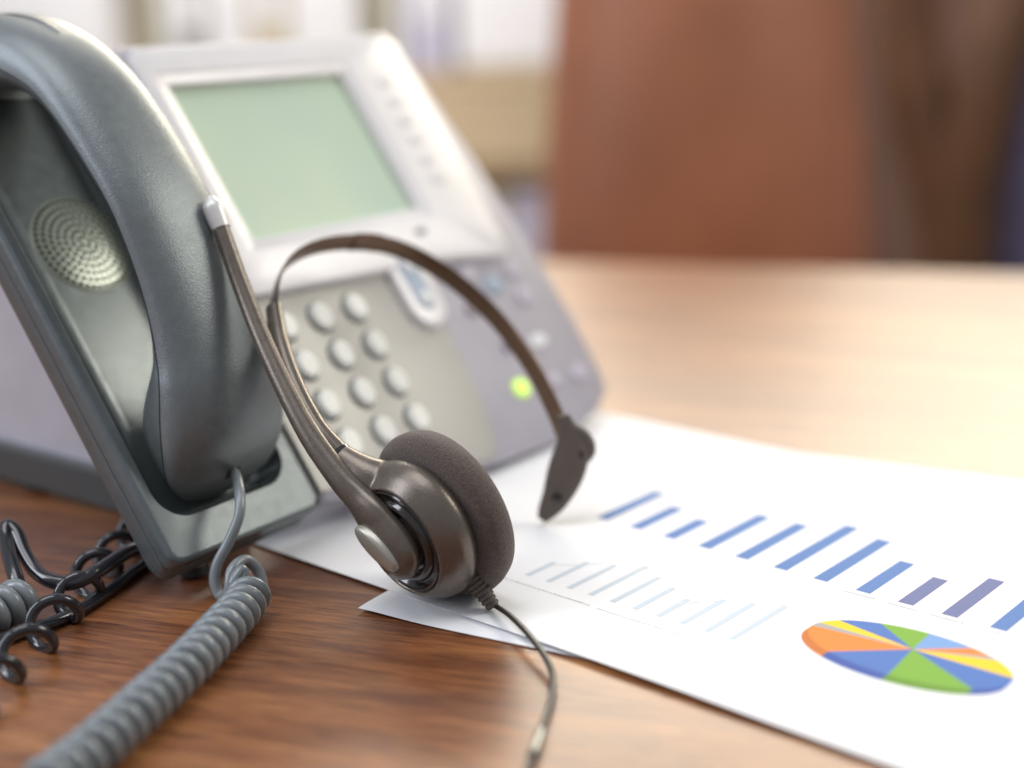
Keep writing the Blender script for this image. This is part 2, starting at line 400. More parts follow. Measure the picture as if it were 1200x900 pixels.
# ================================================================== DESK PHONE (local frame: x across, y up the face, z out of the face)
yaw, tilt = math.radians(52.98), math.radians(54.34)
PX = Vector((math.cos(yaw), math.sin(yaw), 0)); PB_ = Vector((-PX.y, PX.x, 0)); PV = PB_ * math.cos(tilt) + Vector((0, 0, 1)) * math.sin(tilt); PN = PX.cross(PV)
PO = Vector((-11.194, 42.587, 1.561))
PM = Matrix((PX, PV, PN)).transposed().to_4x4(); PM.translation = PO * CM
PMc = Matrix((PX, PV, PN)).transposed().to_4x4(); PMc.translation = PO   # same frame in cm
phone = root("desk_phone", "grey and silver office desk phone with green display and keypad, tilted on its stand", "phone", mw=PM)
# cradle: lower tray, groove, upper frame with the deep handset recess
CT = 21.3
def rr_(u0, u1, v0, v1, r, seg=10):
    p = rpoly(u0, u1, v0, v1, r, seg); n = 9; out = []
    k = seg + 1
    for c in range(4):
        arc = p[c * k:(c + 1) * k]; nxt = p[((c + 1) * k) % len(p)]
        out += arc; a = arc[-1]
        out += [(a[0] + (nxt[0] - a[0]) * i / n, a[1] + (nxt[1] - a[1]) * i / n) for i in range(1, n)]
    return out
def ringsof(spec): return [[(x, y, n) for x, y in rr_(*s[:5])] for s in spec for n in [s[5]]]
lower = ringsof([(0.5, 6.6, 0.55, CT - .5, .4, -1.62), (0.12, 6.8, 0.10, CT - .1, .4, -1.5), (0.0, 6.85, -0.22, CT, .45, -1.2), (0.0, 6.85, -0.12, CT, .45, -.70), (0.03, 6.82, -.09, CT - .03, .42, -.67), (0.14, 6.7, 0.03, CT - .1, .4, -.67)])
v, f = loft(lower); put("cradle_base", mesh("cradle_base", v, f[:-1], PL_SHELL), phone)
upper = ringsof([(0.14, 6.7, 0.03, CT - .1, .4, -.63), (0.03, 6.82, -.09, CT - .03, .42, -.63), (0, 6.85, -.12, CT, .45, -.60), (0, 6.85, -.12, CT, .45, -.22), (0.03, 6.83, -.09, CT - .03, .45, -.1), (0.10, 6.81, -.02, CT - .1, .43, -.02), (0.2, 6.78, .08, CT - .2, .4, 0.0),
                 (0.50, 6.30, 1.28, CT - .55, 1.2, 0.0), (0.54, 6.28, 1.31, CT - .6, 1.18, -.03), (0.58, 6.24, 1.34, CT - .65, 1.15, -.12), (0.78, 6.17, 1.40, CT - .7, 1.12, -.5), (1.25, 6.05, 1.52, CT - .8, 1.1, -1.1), (1.55, 5.95, 1.62, CT - .9, 1.0, -1.42), (1.8, 5.8, 1.8, CT - 1, .9, -1.52), (2.2, 5.5, 2.2, CT - 1.4, .8, -1.55)])
v, f = loft(upper); f = f[:-2] + [f[-1]]
o = put("cradle_frame", mesh("cradle_frame", v, f, None, sharp=60, mats=[PL_SHELL, PL_TRAY], fm=[1 if min(v[i][2] for i in q) < -.2 and v[q[0]][0] > .55 and v[q[0]][0] < 6.29 else 0 for q in f]), phone); o.modifiers.new("normals", "WEIGHTED_NORMAL").weight = 90
put("cradle_seam", mesh("cradle_seam", *loft(ringsof([(0.16, 6.7, .05, CT - .1, .4, -.7), (0.16, 6.7, .05, CT - .1, .4, -.6)]), True, False), PL_DARK), phone)
# rim trim strip beside the keypad: dark joint
put("joint_strip", mesh("joint_strip", *prism([(6.80, .1), (7.0, .1), (7.0, CT - 1.5), (6.80, CT - 1.5)], -1.0, -0.06, .02), PL_DARK), phone)
# speaker grille; rings of holes as dark discs, their shade put into the colour
spc = (4.05, 12.5)
prof = [(2.02, -.25), (2.00, -.03), (1.94, -.0), (1.8, .03), (1.4, .09), (1.0, .13), (.5, .155), (.05, .16)]
sg = put("speaker_grille", mesh("speaker_grille", *lathe(prof, 48), SPK), phone, (spc[0], spc[1], -1.5))
hb = MB()
for k in range(7):
    r = 0.22 + k * 0.265; n = int(2 * math.pi * r / 0.25)
    z = 0.16 - 0.13 * (r / 1.8) ** 2 + 0.03
    for i in range(n):
        a = 2 * math.pi * (i + 0.5 * (k % 2)) / n + k * 0.3
        hb.add(([(r * math.cos(a) + .088 * math.cos(q), r * math.sin(a) + .088 * math.sin(q), z) for q in [math.pi * t / 4 for t in range(8)]], [tuple(range(8))]))
o = put("speaker_hole_disc", mesh("speaker_hole_disc", hb.v, hb.f, HOLE, False), sg); o["kind"] = "stuff"

# main housing right of the cradle
body = dense([(6.95, -.1), (10, -.65), (13, -1.1), (17, -1.5), (20, -1.6), (22.5, -1.45), (24.5, -1.05), (25.9, -.35), (26.35, .6), (26.6, 3.5), (26.6, 8), (26.2, 13), (25.5, 18.6), (25.0, 19.7), (24, 20.1), (6.95, 20.1)], 1.2)
def shear(poly, d, z):  # lower rings step up from the desk
    q = inset(poly, d) if d else poly
    return [(x, (y if y > 3 else y + max(0, -z - .15) * 0.85 * (3 - y) / 4.0), z) for x, y in q]
br = [shear(body, .8, -2.6), shear(body, .3, -2.3), shear(body, 0, -1.6), shear(body, 0, -.5), shear(body, .05, -.28), shear(body, .18, -.1), shear(body, .4, 0)]
put("housing", mesh("housing", *loft(br), PL_BODY), phone)
# keypad plate with curved right side
kp = [(7.05, .35), (10, -.2), (13, -.65), (16.4, -1.05), (17.0, -.4), (17.5, 1.5), (17.75, 3.3), (17.7, 5.0), (17.2, 6.6), (16.4, 8.3), (16.0, 8.75), (7.05, 8.75)]
put("keypad_plate", mesh("keypad_plate", *prism(dense(kp, .8), -.1, .07, .05), PL_KEYPAD), phone)
kb = MB(); kb.add(lathe([(.60, 0), (.60, .22), (.575, .27), (.52, .31), (.44, .325), (.3, .32), (.02, .31)], 28))
kme = mesh("number_key", [(x * .82, y * .98, z) for x, y, z in kb.v], kb.f, KEY)
wme = mesh("key_well", [(x * .90, y * 1.04, z) for x, y, z in lathe([(.66, 0), (.66, .035), (.60, .04)], 28)[0]], lathe([(.66, 0), (.66, .035), (.60, .04)], 28)[1], KEYRIM)
for i in range(3):
    for j in range(4):
        k = put("number_key", kme, phone, (9.337 + i * 1.972 + .05, 6.886 - j * 1.729 - .05, .06))
        put("key_well", wme, k, (0, 0, 0.0))
# display block
blk = dense([(8.1, 8.55), (8.5, 8.2), (16.0, 7.95), (19.8, 7.85), (23.6, 7.35), (24.1, 7.7), (24.45, 12), (24.55, 19.1), (24.0, 19.75), (9.2, 19.45), (8.75, 19.0)], .9)
scr = [(9.95, 10.55), (19.85, 10.55), (19.85, 17.75), (9.95, 17.75)]
# frame made of rings between block outline and the display opening
def hole_frame(outer, hole, z0, z1, zin, bev=.2):
    """outer outline lofted, top face bridged to a rectangular opening (same point count, by angle)"""
    cx = sum(p[0] for p in hole) / len(hole); cy = sum(p[1] for p in hole) / len(hole)
    hp = rpoly(hole[0][0], hole[1][0], hole[0][1], hole[2][1], .15, 4); ph = [Vector(p) for p in hp]
    def onrect(a):
        d = Vector((math.cos(a), math.sin(a))); best = None
        for i in range(len(ph)):
            p = ph[i] - Vector((cx, cy)); q = ph[(i + 1) % len(ph)] - Vector((cx, cy)); e = q - p
            den = d.x * e.y - d.y * e.x
            if abs(den) < 1e-9: continue
            t = (p.x * e.y - p.y * e.x) / den; s = (p.x * d.y - p.y * d.x) / den
            if t > 0 and -1e-6 <= s <= 1 + 1e-6: best = t; 
        return (cx + d.x * best, cy + d.y * best)
    hi = [onrect(math.atan2(y - cy, x - cx)) for x, y in outer]
    # snap nearest points to the exact corners
    for c in hole:
        k = min(range(len(hi)), key=lambda i: math.dist(hi[i], c)); hi[k] = c
    grow = lambda d: [(cx + (x - cx) * (1 + d / 5), cy + (y - cy) * (1 + d / 3.6)) for x, y in hi]
    rings = [[(x, y, z0) for x, y in outer], [(x, y, z1 - bev) for x, y in outer], [(x, y, z1 - bev * .3) for x, y in inset(outer, bev * .3)], [(x, y, z1) for x, y in inset(outer, bev)],
             [(x, y, z1) for x, y in grow(.55)], [(x, y, z1 - .09) for x, y in grow(.40)], [(x, y, z1 - .10) for x, y in grow(.10)], [(x, y, z1 - .16) for x, y in grow(0)], [(x, y, zin) for x, y in grow(0)]]
    return loft(rings, True, False)
put("display_housing", mesh("display_housing", *hole_frame(dense(blk, .45), scr, -.1, .5, -.05), PL_SILVER, sharp=30), phone)
put("display", mesh("display", [(9.8, 10.4, .05), (20, 10.4, .05), (20, 17.9, .05), (9.8, 17.9, .05)], [(0, 1, 2, 3)], LCD, False), phone)
# faint line buttons down the right of the display
lb = mesh("line_button", *prism(rpoly(-.42, .42, -.22, .22, .18, 5), 0, .05, .03), mat("line_button_grey", (.71, .69, .69), .4))
for i in range(6): put("line_button", lb, phone, (21.9 - i * 0.02 + .3, 17.0 - i * 1.05, .5))
put("display_badge", mesh("display_badge", *prism(rpoly(-.35, .35, -.16, .16, .1, 4), 0, .03, .02), mat("badge_grey", (.20, .19, .20), .5)), phone, (19.0, 9.35, .5))
# navigation rocker in its white tongue
def capsule(x, y0, y1, r, n=10):
    return [(x + r * math.cos(math.pi * k / n), y1 + r * math.sin(math.pi * k / n)) for k in range(n + 1)] + [(x + r * math.cos(math.pi + math.pi * k / n), y0 + r * math.sin(math.pi + math.pi * k / n)) for k in range(n + 1)]
put("navigation_surround", mesh("navigation_surround", *prism(capsule(17.15, 6.15, 8.3, 1.12), -.05, .42, .2), PL_SILVER), phone)
nr = put("navigation_rocker", mesh("navigation_rocker", *prism(capsule(17.1, 6.35, 8.0, .50), .3, .52, .1), BTN_B), phone)
for yy in (6.35, 8.0): put("arrow_button", mesh("arrow_button", *prism(ellipse(17.1, yy, .26, .34), .45, .60, .06), BTN_W), nr)
# silver rail along the top of the keypad
put("keypad_rail", mesh("keypad_rail", *tube(crom([(9.3, 8.75, .12), (12, 9.0, .2), (15.4, 8.95, .2), (16.5, 8.2, .2), (16.9, 6.5, .15)], 8), .17, 10), PL_SILVER), phone)
def button(x, y, r, m, name="round_button", label=None, e=1.0):
    o = put(name, mesh(name, *xf(lathe([(r, 0), (r, .12), (r * .9, .18), (r * .5, .2), (.02, .2)], 24), Matrix.Diagonal((1, e, 1, 1))), m), phone, (x, y, -.02))
    if label: o["label"] = label
button(22.2, 6.27, .62, BTN_B, label="blue grey round button", e=.8)
button(24.0, 6.75, .55, BTN, e=.8); button(23.85, 5.35, .55, BTN, e=.8); button(21.0, 7.1, .5, BTN, e=.8)
button(20.05, 5.45, .42, mat("button_brown_grey", (.27, .22, .25), .4), label="dim grey button", e=.8); button(20.93, 3.32, .35, mat("button_dim", (.25, .22, .27), .4), label="dim small button", e=.8)
button(23.02, 3.1, .55, BTN_W, label="bright white button", e=.6)
button(24.5, 1.05, .52, BTN, e=.85); button(22.55, 1.14, .42, BTN, e=.85)
button(20.24, 1.34, .46, LED, "lit_button", "round button lit yellow green", .95)
# stand behind: sloping plate with a foot bar on the desk
def pw(b, z, u):  # world (cm) from distance behind the front edge, height, position along the phone
    return Vector((PO.x, PO.y, 0)) + PX * u + PB_ * b + Vector((0, 0, z))
inv = PMc.inverted()
def loc_(ps): return [tuple(inv @ Vector(p)) for p in ps]
stand_m = mat("stand_plastic", (.49, .475, .52), .45, vary=.04)
def slab(pts, u0, u1): return loft([[pw(b, z, u) for b, z in pts] for u in (u0, u1)])
def foot_pts(b0, b1): return [(b0, .35), (b1, .35), (b1 + .3, .7), (b1 + .2, 1.35), (b1 - .3, 1.6), (b0 + .6, 1.45), (b0, 1.1)]
for u in (5.0, 21.5):
    t_ = slab([(4.3, 1.5), (11.2, 12.5), (13.0, 14.5), (17.5, 13.5), (19.2, 11.5), (18.6, 1.5)], u, u + .5)
    o = put("stand_side_panel", mesh("stand_side_panel", loc_(t_[0]), t_[1], stand_m, False), phone)
    t_ = slab(foot_pts(3.0, 18.9), u - .55, u + 1.0)
    put("stand_foot", mesh("stand_foot", loc_(t_[0]), t_[1], mat("stand_foot_plastic", (.065, .07, .07), .45), False), phone)
    t_ = slab([(3.4, 1.47), (18.7, 1.62), (18.7, 1.85), (3.4, 1.72)], u - .45, u + .9)
    put("stand_rim", mesh("stand_rim", loc_(t_[0]), t_[1], PL_SHELL, False), phone)
t_ = slab([(12.2, 11.8), (12.4, 12.4), (17.5, 11.2), (17.1, 10.6)], 5.5, 21.5)
put("stand_crossbar", mesh("stand_crossbar", loc_(t_[0]), t_[1], stand_m, False), phone)
rf = mesh("rubber_foot", *lathe([(.5, 0), (.5, .34), (.4, .36)], 16), PL_DARK)
for u, b in ((2.2, 1.7), (24, 1.7), (5.2, 15), (21.7, 15)):
    o = put("rubber_foot", rf, phone); o.matrix_local = (Matrix.Translation([c * CM for c in (inv @ pw(b, .0 if b > 5 else .12, u))]) @ PMc.inverted().to_3x3().to_4x4())

# ================================================================== HANDSET
hand = root("telephone_handset", "dark grey curved telephone handset resting in the cradle of the phone", "handset", mw=PM @ Matrix.Translation((.036, .03, 0)))
HO = (3.6, 3.0, 0)
st = [ # seam (v,n), outer, inner, half width
 ((2.3, -.6), (1.80, -.75), (2.9, -.8), 1.7), ((2.5, -.1), (1.92, .05), (3.9, -.85), 2.25), ((2.9, .3), (2.12, .75), (4.9, -.7), 2.45),
 ((3.5, .85), (2.5, 1.6), (5.6, -.1), 2.55), ((4.2, 1.35), (3.2, 2.35), (6.0, .6), 2.52), ((5.2, 2.0), (4.3, 3.0), (6.3, 1.3), 2.36), ((6.0, 2.3), (5.5, 3.42), (6.7, 1.85), 2.17),
 ((7.2, 2.75), (7.0, 3.85), (7.5, 2.35), 2.03), ((8.8, 3.25), (8.8, 4.25), (8.9, 2.85), 1.97), ((11, 3.7), (11, 4.6), (10.9, 3.28), 2.0), ((13, 3.65), (13.3, 4.6), (12.9, 3.22), 2.0),
 ((15, 3.4), (15.6, 4.35), (14.8, 2.95), 2.0), ((16.4, 3.0), (17.4, 3.8), (15.9, 2.5), 2.0), ((17.6, 2.3), (18.8, 3.05), (16.9, 1.8), 2.1), ((18.5, 1.5), (20.0, 2.05), (17.4, 1.0), 2.28), ((19.2, .7), (20.9, .95), (17.8, .1), 2.4),
 ((19.9, 0.05), (21.2, -.05), (18.8, -.6), 2.3), ((20.1, -.5), (20.7, -.7), (19.7, -.8), 1.7)]
K = 6
S = crom([(a[0][0], a[0][1], 0) for a in st], K); OU = crom([(a[1][0], a[1][1], 0) for a in st], K); IN = crom([(a[2][0], a[2][1], 0) for a in st], K); WD = interp([a[3] for a in st], K)
def half(cur, e, shrink=0.0, n=26):
    rings = []
    for s, c, w in zip(S, cur, WD):
        r = []
        for k in range(n + 1):
            th = math.pi * k / n; cx = -math.cos(th); sy = math.sin(th)
            x = math.copysign(abs(cx) ** (2 / e), cx); y = abs(sy) ** (2 / e)
            p = s + (c - s) * y
            r.append((HO[0] + x * (w - shrink) - HO[0], p.x - HO[1], p.y - HO[2]))
        rings.append(r)
    v, f = loft(rings, False, False)
    n1 = n + 1; f.append(tuple(range(n1))); f.append(tuple((len(rings) - 1) * n1 + k for k in range(n, -1, -1)))
    return v, f
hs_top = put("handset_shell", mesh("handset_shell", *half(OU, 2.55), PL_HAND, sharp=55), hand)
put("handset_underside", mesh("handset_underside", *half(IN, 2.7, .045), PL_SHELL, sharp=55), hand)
# dark parting line between the two shells
sl = [(-(w + .004), s.x - HO[1], s.y) for s, w in zip(S, WD)]; sr = [((w + .004), s.x - HO[1], s.y) for s, w in zip(S, WD)]
b = MB(); b.add(tube(sl[4:-4], .022, 6)); b.add(tube(sr[4:-4], .022, 6)); put("parting_line", mesh("parting_line", b.v, b.f, PL_DARK), hand)
# crescent slot near the top and the cord socket, both seated on the shell
from mathutils.bvhtree import BVHTree
vv, ff = half(OU, 2.55); tree = BVHTree.FromPolygons([Vector(p) for p in vv], ff)
def onshell(x, y): 
    h = tree.ray_cast(Vector((x, y - HO[1], 20)), Vector((0, 0, -1))); return h[0], h[1]
pts = []
for k in range(13):
    t = k / 12; p, nn = onshell(-.45 + .42 * math.sin(t * math.pi * .5), 20.3 - 2.1 * t); pts.append(p - nn * .02)
put("indicator_slot", mesh("indicator_slot", *tube(pts, [0.035 + .09 * math.sin(math.pi * k / 12) ** .7 for k in range(13)], 10, flat=(1, .6)), HS_GLOSS), hand)
hcoord = tree.ray_cast(Vector((-.1, -6, .55)), Vector((0, 1, 0)))
hp, hn = hcoord[0], hcoord[1]
sock = box(-.30, .30, -.26, .26, -.3, .03, .05)
put("cord_socket", mesh("cord_socket", *xf(sock, axis_frame(hp, hn, (1, 0, 0))), HOLE), hand)
socket_w = PMc @ (hp + Vector(HO))

# ================================================================== COILED HANDSET CORD
def coil(axis, rad, wire, turns, seg_per=22, ws=8, phase=0.0, jit=0.0, sd=1):
    A = crom(axis, 20); L = [0]
    for i in range(1, len(A)): L.append(L[-1] + (A[i] - A[i - 1]).length)
    N = int(turns * seg_per); pts = []; R = random.Random(sd); ref = Vector((0, 0, 1)); ph = [R.uniform(-jit, jit) for _ in range(int(turns) + 3)]
    for i in range(N + 1):
        s = L[-1] * i / N; j = next((q for q in range(1, len(L)) if L[q] >= s), len(L) - 1)
        t = (s - L[j - 1]) / max(1e-9, L[j] - L[j - 1]); c = A[j - 1].lerp(A[j], t); d = (A[j] - A[j - 1]).normalized()
        a = (ref - d * ref.dot(d)).normalized(); b = d.cross(a)
        th = 2 * math.pi * turns * i / N + phase; k = i / seg_per; kk = int(k); u = k - kk
        off = ph[kk] * (1 - u) + ph[kk + 1] * u
        r = (rad(i / N) if callable(rad) else rad)
        pts.append(c + a * (math.cos(th) * r) + b * (math.sin(th) * r) + d * off)
    return pts
hc_root = root("handset_cord", "grey coiled handset cord running from the handset down across the brown desk", "cord", loc=(-9.3, 38, 0))
RC = (-9.3, 38, 0)
ax = [(-8.62, 41.9, .78), (-8.72, 40.67, .76), (-9.17, 38.48, .76), (-9.64, 36.44, .76), (-10.17, 34.63, .76), (-10.65, 32.99, .76), (-11.15, 31.5, .76), (-11.8, 30.0, .76)]
cw = coil(ax, .50, .2, 20.5, phase=2.2, jit=.07)
put("cord_coil", mesh("cord_coil", sub(tube(cw, .225, 10)[0], RC), tube(cw, .225, 10)[1], CORD_G), hc_root)
s0 = socket_w
lead = crom([s0 + Vector((0, .1, 0)), (-9.45, 45.2, 3.6), (-9.2, 44.3, 3.25), (-9.17, 43.75, 2.7), (-9.51, 43.42, 1.94), (-9.9, 43.2, 1.27), (-10.0, 43.0, .72), (-9.8, 42.8, .3), (-9.44, 42.5, .6), (-9.37, 42.85, 1.15), (-9.05, 43.5, 1.25), (-8.69, 43.7, .8), (-8.53, 43.4, .3), (-8.75, 42.8, .22), (-9.05, 42.25, .5), (-9.2, 42.2, 1.0), (-8.95, 42.6, 1.25), cw[0]], 10)
put("cord_lead", mesh("cord_lead", sub(tube(lead, .185, 12)[0], RC), tube(lead, .185, 12)[1], CORD_G), hc_root)

# black loosely coiled cord on the left
lb_root = root("black_coiled_cord", "thin black cord in loose open loops on the desk left of the phone", "cord", loc=(-14.6, 42, 0)); RC2 = (-14.6, 42, 0)
ax2 = [(-13.6, 49.5, .6), (-14.15, 46.6, .62), (-14.35, 44.3, .62), (-14.5, 42.0, .62), (-14.7, 39.8, .62), (-14.95, 37.6, .6), (-15.2, 35.5, .6)]
cw2 = coil(ax2, lambda t: .56 + .05 * math.sin(t * 21), .15, 7.3, phase=2.6, jit=.2, sd=4)
put("cord_loops", mesh("cord_loops", sub(tube(cw2, .175, 12)[0], RC2), tube(cw2, .175, 12)[1], CORD_B), lb_root)
bk_root = root("black_straight_cable", "short straight black cable lying under the loose black loops", "cable", loc=(-13.6, 45, 0)); RC3 = (-13.6, 45, 0)
tp = crom([(-11.2, 49.5, .22), (-12.3, 47.6, .22), (-13.2, 45.8, .22), (-13.75, 43.6, .22), (-14.6, 41.6, .22), (-16.3, 40.0, .22), (-18.3, 38.8, .22)], 8)
put("cable_run", mesh("cable_run", sub(tube(tp, .21, 12)[0], RC3), tube(tp, .21, 12)[1], CORD_B), bk_root)
hp_root = root("black_bent_cable", "thick black cable bent in a hairpin above the grey coil at the left edge", "cable", loc=(-16.5, 44, 0)); RC4 = (-16.5, 44, 0)
tp = crom([(-16.05, 41.95, .4), (-16.2, 42.3, 1.07), (-16.62, 43.07, 1.55), (-17.1, 44.1, 2.0), (-17.2, 44.6, 2.3), (-16.88, 44.47, 2.1), (-16.46, 43.85, 1.61), (-15.93, 43.25, 1.2), (-15.26, 42.8, 1.0), (-14.53, 42.75, .95), (-13.87, 43.4, 1.1), (-13.2, 45.2, 1.1), (-12.5, 47.0, .6)], 8)
put("cable_run", mesh("cable_run", sub(tube(tp, .25, 14)[0], RC4), tube(tp, .25, 14)[1], CORD_B), hp_root)
tp = crom([(-19.5, 44, .3), (-18.3, 43.6, .9), (-17.6, 43.2, .55), (-16.9, 42.9, .4)], 8)
gl_root = root("grey_coiled_cord", "end of a thick grey coiled cord at the left edge of the desk", "cord", loc=(-16.5, 41, 0)); RC5 = (-16.5, 41, 0)
cw3 = coil([(-15.85, 42.2, .75), (-16.5, 41.2, .75), (-17.4, 40.0, .75), (-18.6, 38.8, .75)], .52, .2, 8.0, phase=1.0, jit=.04, sd=9)
put("cord_coil", mesh("cord_coil", sub(tube(cw3, .25, 10)[0], RC5), tube(cw3, .25, 10)[1], CORD_G), gl_root)

# ================================================================== HEADSET
EC = Vector((-2.44, 42.82, 2.87)); AX = Vector((-.70, -.68, -.22)).normalized()
hd_loc = (-2.0, 43.5, 0)
headset = root("call_headset", "single ear black call centre headset with foam cushion and microphone boom standing on the paper", "headset", loc=hd_loc)
EF = axis_frame(EC, AX, (0, 0, 1))
def hput(name, vf, m, parent=headset, sharp=50):
    v = sub(vf[0], hd_loc); return put(name, mesh(name, v, vf[1], m, sharp=sharp), parent)
def fuse(o, voxel, it=10):
    """melt overlapping solids of one part into one smooth skin"""
    r = o.modifiers.new("fuse", 'REMESH'); r.mode = 'VOXEL'; r.voxel_size = voxel * CM; r.use_smooth_shade = True
    q = o.modifiers.new("soften", 'SMOOTH'); q.factor = .5; q.iterations = it
foam = lathe([(.05, -.66), (.9, -.64), (1.3, -.54), (1.6, -.62), (2.2, -.70), (2.6, -.66), (2.80, -.53), (2.90, -.25), (2.92, 0), (2.86, .22), (2.72, .38), (2.55, .48), (2.1, .50), (1.5, .50), (.05, .5)], 72)
hput("foam_cushion", xf(foam, EF), FOAM)
hous = lathe([(.1, .34), (1.7, .36), (1.95, .42), (2.24, .58), (2.40, .80), (2.43, 1.0), (2.37, 1.25), (2.22, 1.52), (2.05, 1.72), (1.93, 1.86), (1.86, 1.90), (1.80, 1.84), (1.78, 1.72), (1.76, 1.66), (.1, 1.66)], 72)
neck = crom([(-3.0, 42.75, 2.9), (-3.35, 42.72, 3.45), (-3.95, 42.66, 3.80), (-4.61, 42.67, 4.2), (-5.16, 42.87, 4.56), (-5.64, 43.13, 4.86)], 6)
b = MB(); b.add(xf(hous, EF)); b.add(tube(neck, interp([.9, 1.1, 1.0, .76, .56, .46], 6), 28))
fuse(hput("ear_housing", (b.v, b.f), HS), .045, 26)
ringp = lathe([(1.80, 1.60), (1.79, 1.80), (1.74, 1.86), (1.66, 1.84), (1.60, 1.74), (1.54, 1.68), (1.47, 1.70), (1.42, 1.82), (1.33, 1.90), (1.22, 1.90), (1.12, 1.80), (1.08, 1.7), (.1, 1.7)], 72)
hput("pivot_ring", xf(ringp, EF), HS_GLOSS)
band = crom([(-5.64, 43.13, 4.86), (-6.43, 43.73, 5.63), (-7.23, 44.97, 6.7), (-7.87, 46.52, 7.82), (-8.24, 48.08, 8.78)], 8)
hput("headband_sleeve", tube(band, interp([.45, .43, .42, .40, .34], 8), 20, flat=(1.0, .85), side=(.48, -.37, .79)), HS)
hput("collar_seam", tube([band[0] + (band[0] - band[1]) * .1, band[1] * .8 + band[0] * .2], .462, 20), HS_GLOSS)
strap = crom([(-7.95, 46.8, 7.95), (-8.24, 48.0, 8.75), (-8.3, 49.28, 9.38), (-8.14, 50.52, 9.86), (-7.72, 51.64, 10.13), (-7.08, 52.69, 10.23), (-6.25, 53.66, 10.18), (-5.19, 54.59, 9.97), (-3.91, 55.12, 9.43), (-2.25, 55.01, 8.37), (-.59, 54.13, 6.94), (.69, 52.6, 5.44), (1.43, 51.02, 4.24), (1.9, 49.5, 3.3)], 8)
hput("headband_strap", tube(strap, .42, 14, flat=(1.0, .16), side=(.48, -.37, .79)), HS_STEEL)
hput("strap_clip", tube(strap[50:58], .46, 14, flat=(1.0, .3), side=(.48, -.37, .79)), HS_STEEL)
# temple pad
pad = crom([(1.85, 49.6, 4.15), (2.05, 49.5, 3.4), (2.1, 49.45, 2.7), (1.85, 49.35, 1.9), (1.5, 49.25, 1.1), (1.15, 49.2, .55), (.95, 49.15, .25)], 5)
tdir = Vector((.45, .75, -.1))
hput("temple_pad", tube(pad, interp([.28, .52, .78, .80, .62, .42, .22], 5), 18, flat=(.9, .5), side=(.75, -.45, -.3)), HS_RUB)
hput("temple_pad_stem", tube(crom([(2.15, 49.5, 3.75), (2.5, 49.5, 3.35), (2.65, 49.5, 2.8), (2.45, 49.45, 2.3)], 5), interp([.2, .38, .4, .2], 5), 14, flat=(1, .7), side=(.75, -.45, -.3)), HS_RUB)
for c in ((2.35, 49.05, 2.75), (1.5, 48.85, 1.15)):
    hput("pad_hole", xf(lathe([(.20, -.1), (.20, .03), (.1, .04)], 16), axis_frame(c, (-.35, -.93, .1))), HS_GLOSS)
# microphone boom
off = AX * -.12 + Vector((.10, -.10, 0))
bp_ = crom([(-9.75, 47.38, 11.95), (-9.61, 47.2, 11.57), (-8.91, 46.22, 9.83), (-7.98, 44.95, 7.9), (-6.75, 43.45, 5.85), (-5.62, 42.45, 4.45)] + [tuple(Vector(p) + off) for p in ((-5.17, 42.05, 3.78), (-4.71, 41.73, 3.27), (-4.32, 41.51, 2.71), (-4.06, 41.35, 2.33), (-3.82, 41.17, 1.98), (-3.62, 41.02, 1.68), (-3.5, 40.93, 1.5))], 8)
rad = interp([.30, .30, .31, .33, .37, .46, .58, .80, 1.0, 1.05, .98, .70, .2], 8)
n_ = len(bp_); fl = [(1.0, 1.0 - .50 * min(1, max(0, (i / n_ - .36) / .25))) for i in range(n_)]
side_ = AX.cross(Vector((bp_[-20] - bp_[-50]))).normalized()
b = MB(); b.add(tube(bp_, rad, 28, flat=fl, side=side_)); b.add(xf(lathe([(.9, 1.6), (.9, 2.1), (.5, 2.3), (.1, 2.3)], 36), EF))
fuse(hput("microphone_boom", (b.v, b.f), HS), .035, 8)
# silver oval inlay on the end of the boom
idir = (Vector((-3.72, 41.05, 2.17)) - Vector((-4.9, 41.95, 3.1))).normalized()
ic = Vector((-4.22, 41.25, 2.52)) + AX * .32
im = axis_frame(ic, AX, idir)
hput("oval_inlay", xf(lathe([(1, -.3), (1, .0), (.94, .05), (.7, .09), (.3, .115), (.02, .12)], 40), im @ Matrix.Diagonal((.98, .42, 1, 1))), HS_SILVER)
tip = crom([(-9.68, 47.29, 11.76), (-9.82, 47.45, 12.1), (-9.98, 47.62, 12.5), (-10.08, 47.72, 12.8)], 6)
hput("microphone_tip", tube(tip, interp([.325, .36, .35, .14], 6), 20), HS_TIP)
td = (tip[3] - tip[0]).normalized()
hput("microphone_port", xf(lathe([(.11, -.1), (.11, .03), (.06, .04), (.05, 0)], 16), axis_frame(Vector((-9.86, 47.08, 11.72)), (-.45, -.85, -.1))), HS_SILVER)
# strain relief and cable
sr0, sr1 = Vector((-1.62, 41.66, 1.42)), Vector((-.80, 41.33, .24)); prof = []
for i in range(9):
    t = i / 9; r = .42 - .20 * t; L_ = (sr1 - sr0).length
    prof += [(r, L_ * t), (r, L_ * (t + .065)), (r * .80, L_ * (t + .075)), (r * .80, L_ * (t + .105))]
hput("strain_relief", xf(lathe(prof, 28), axis_frame(sr0, sr1 - sr0)), HS_RUB)
hput("relief_collar", tube([sr0 - (sr1 - sr0) * .35, sr0 - (sr1 - sr0) * .1, sr0 + (sr1 - sr0) * .04], [.62, .54, .46], 24), HS)
cb = crom([sr0.lerp(sr1, .9), (-.72, 41.27, .30), (-.25, 40.2, .40), (.3, 38.65, .45), (.72, 37.38, .36), (.90, 36.44, .22), (.80, 35.16, .13), (.54, 33.74, .11), (.28, 32.41, .11), (-.05, 30.9, .11), (-.4, 29, .11)], 8)
hput("cable", tube(cb, .085, 12, flat=(1.25, .85), side=(1, .2, 0)), CABLE)
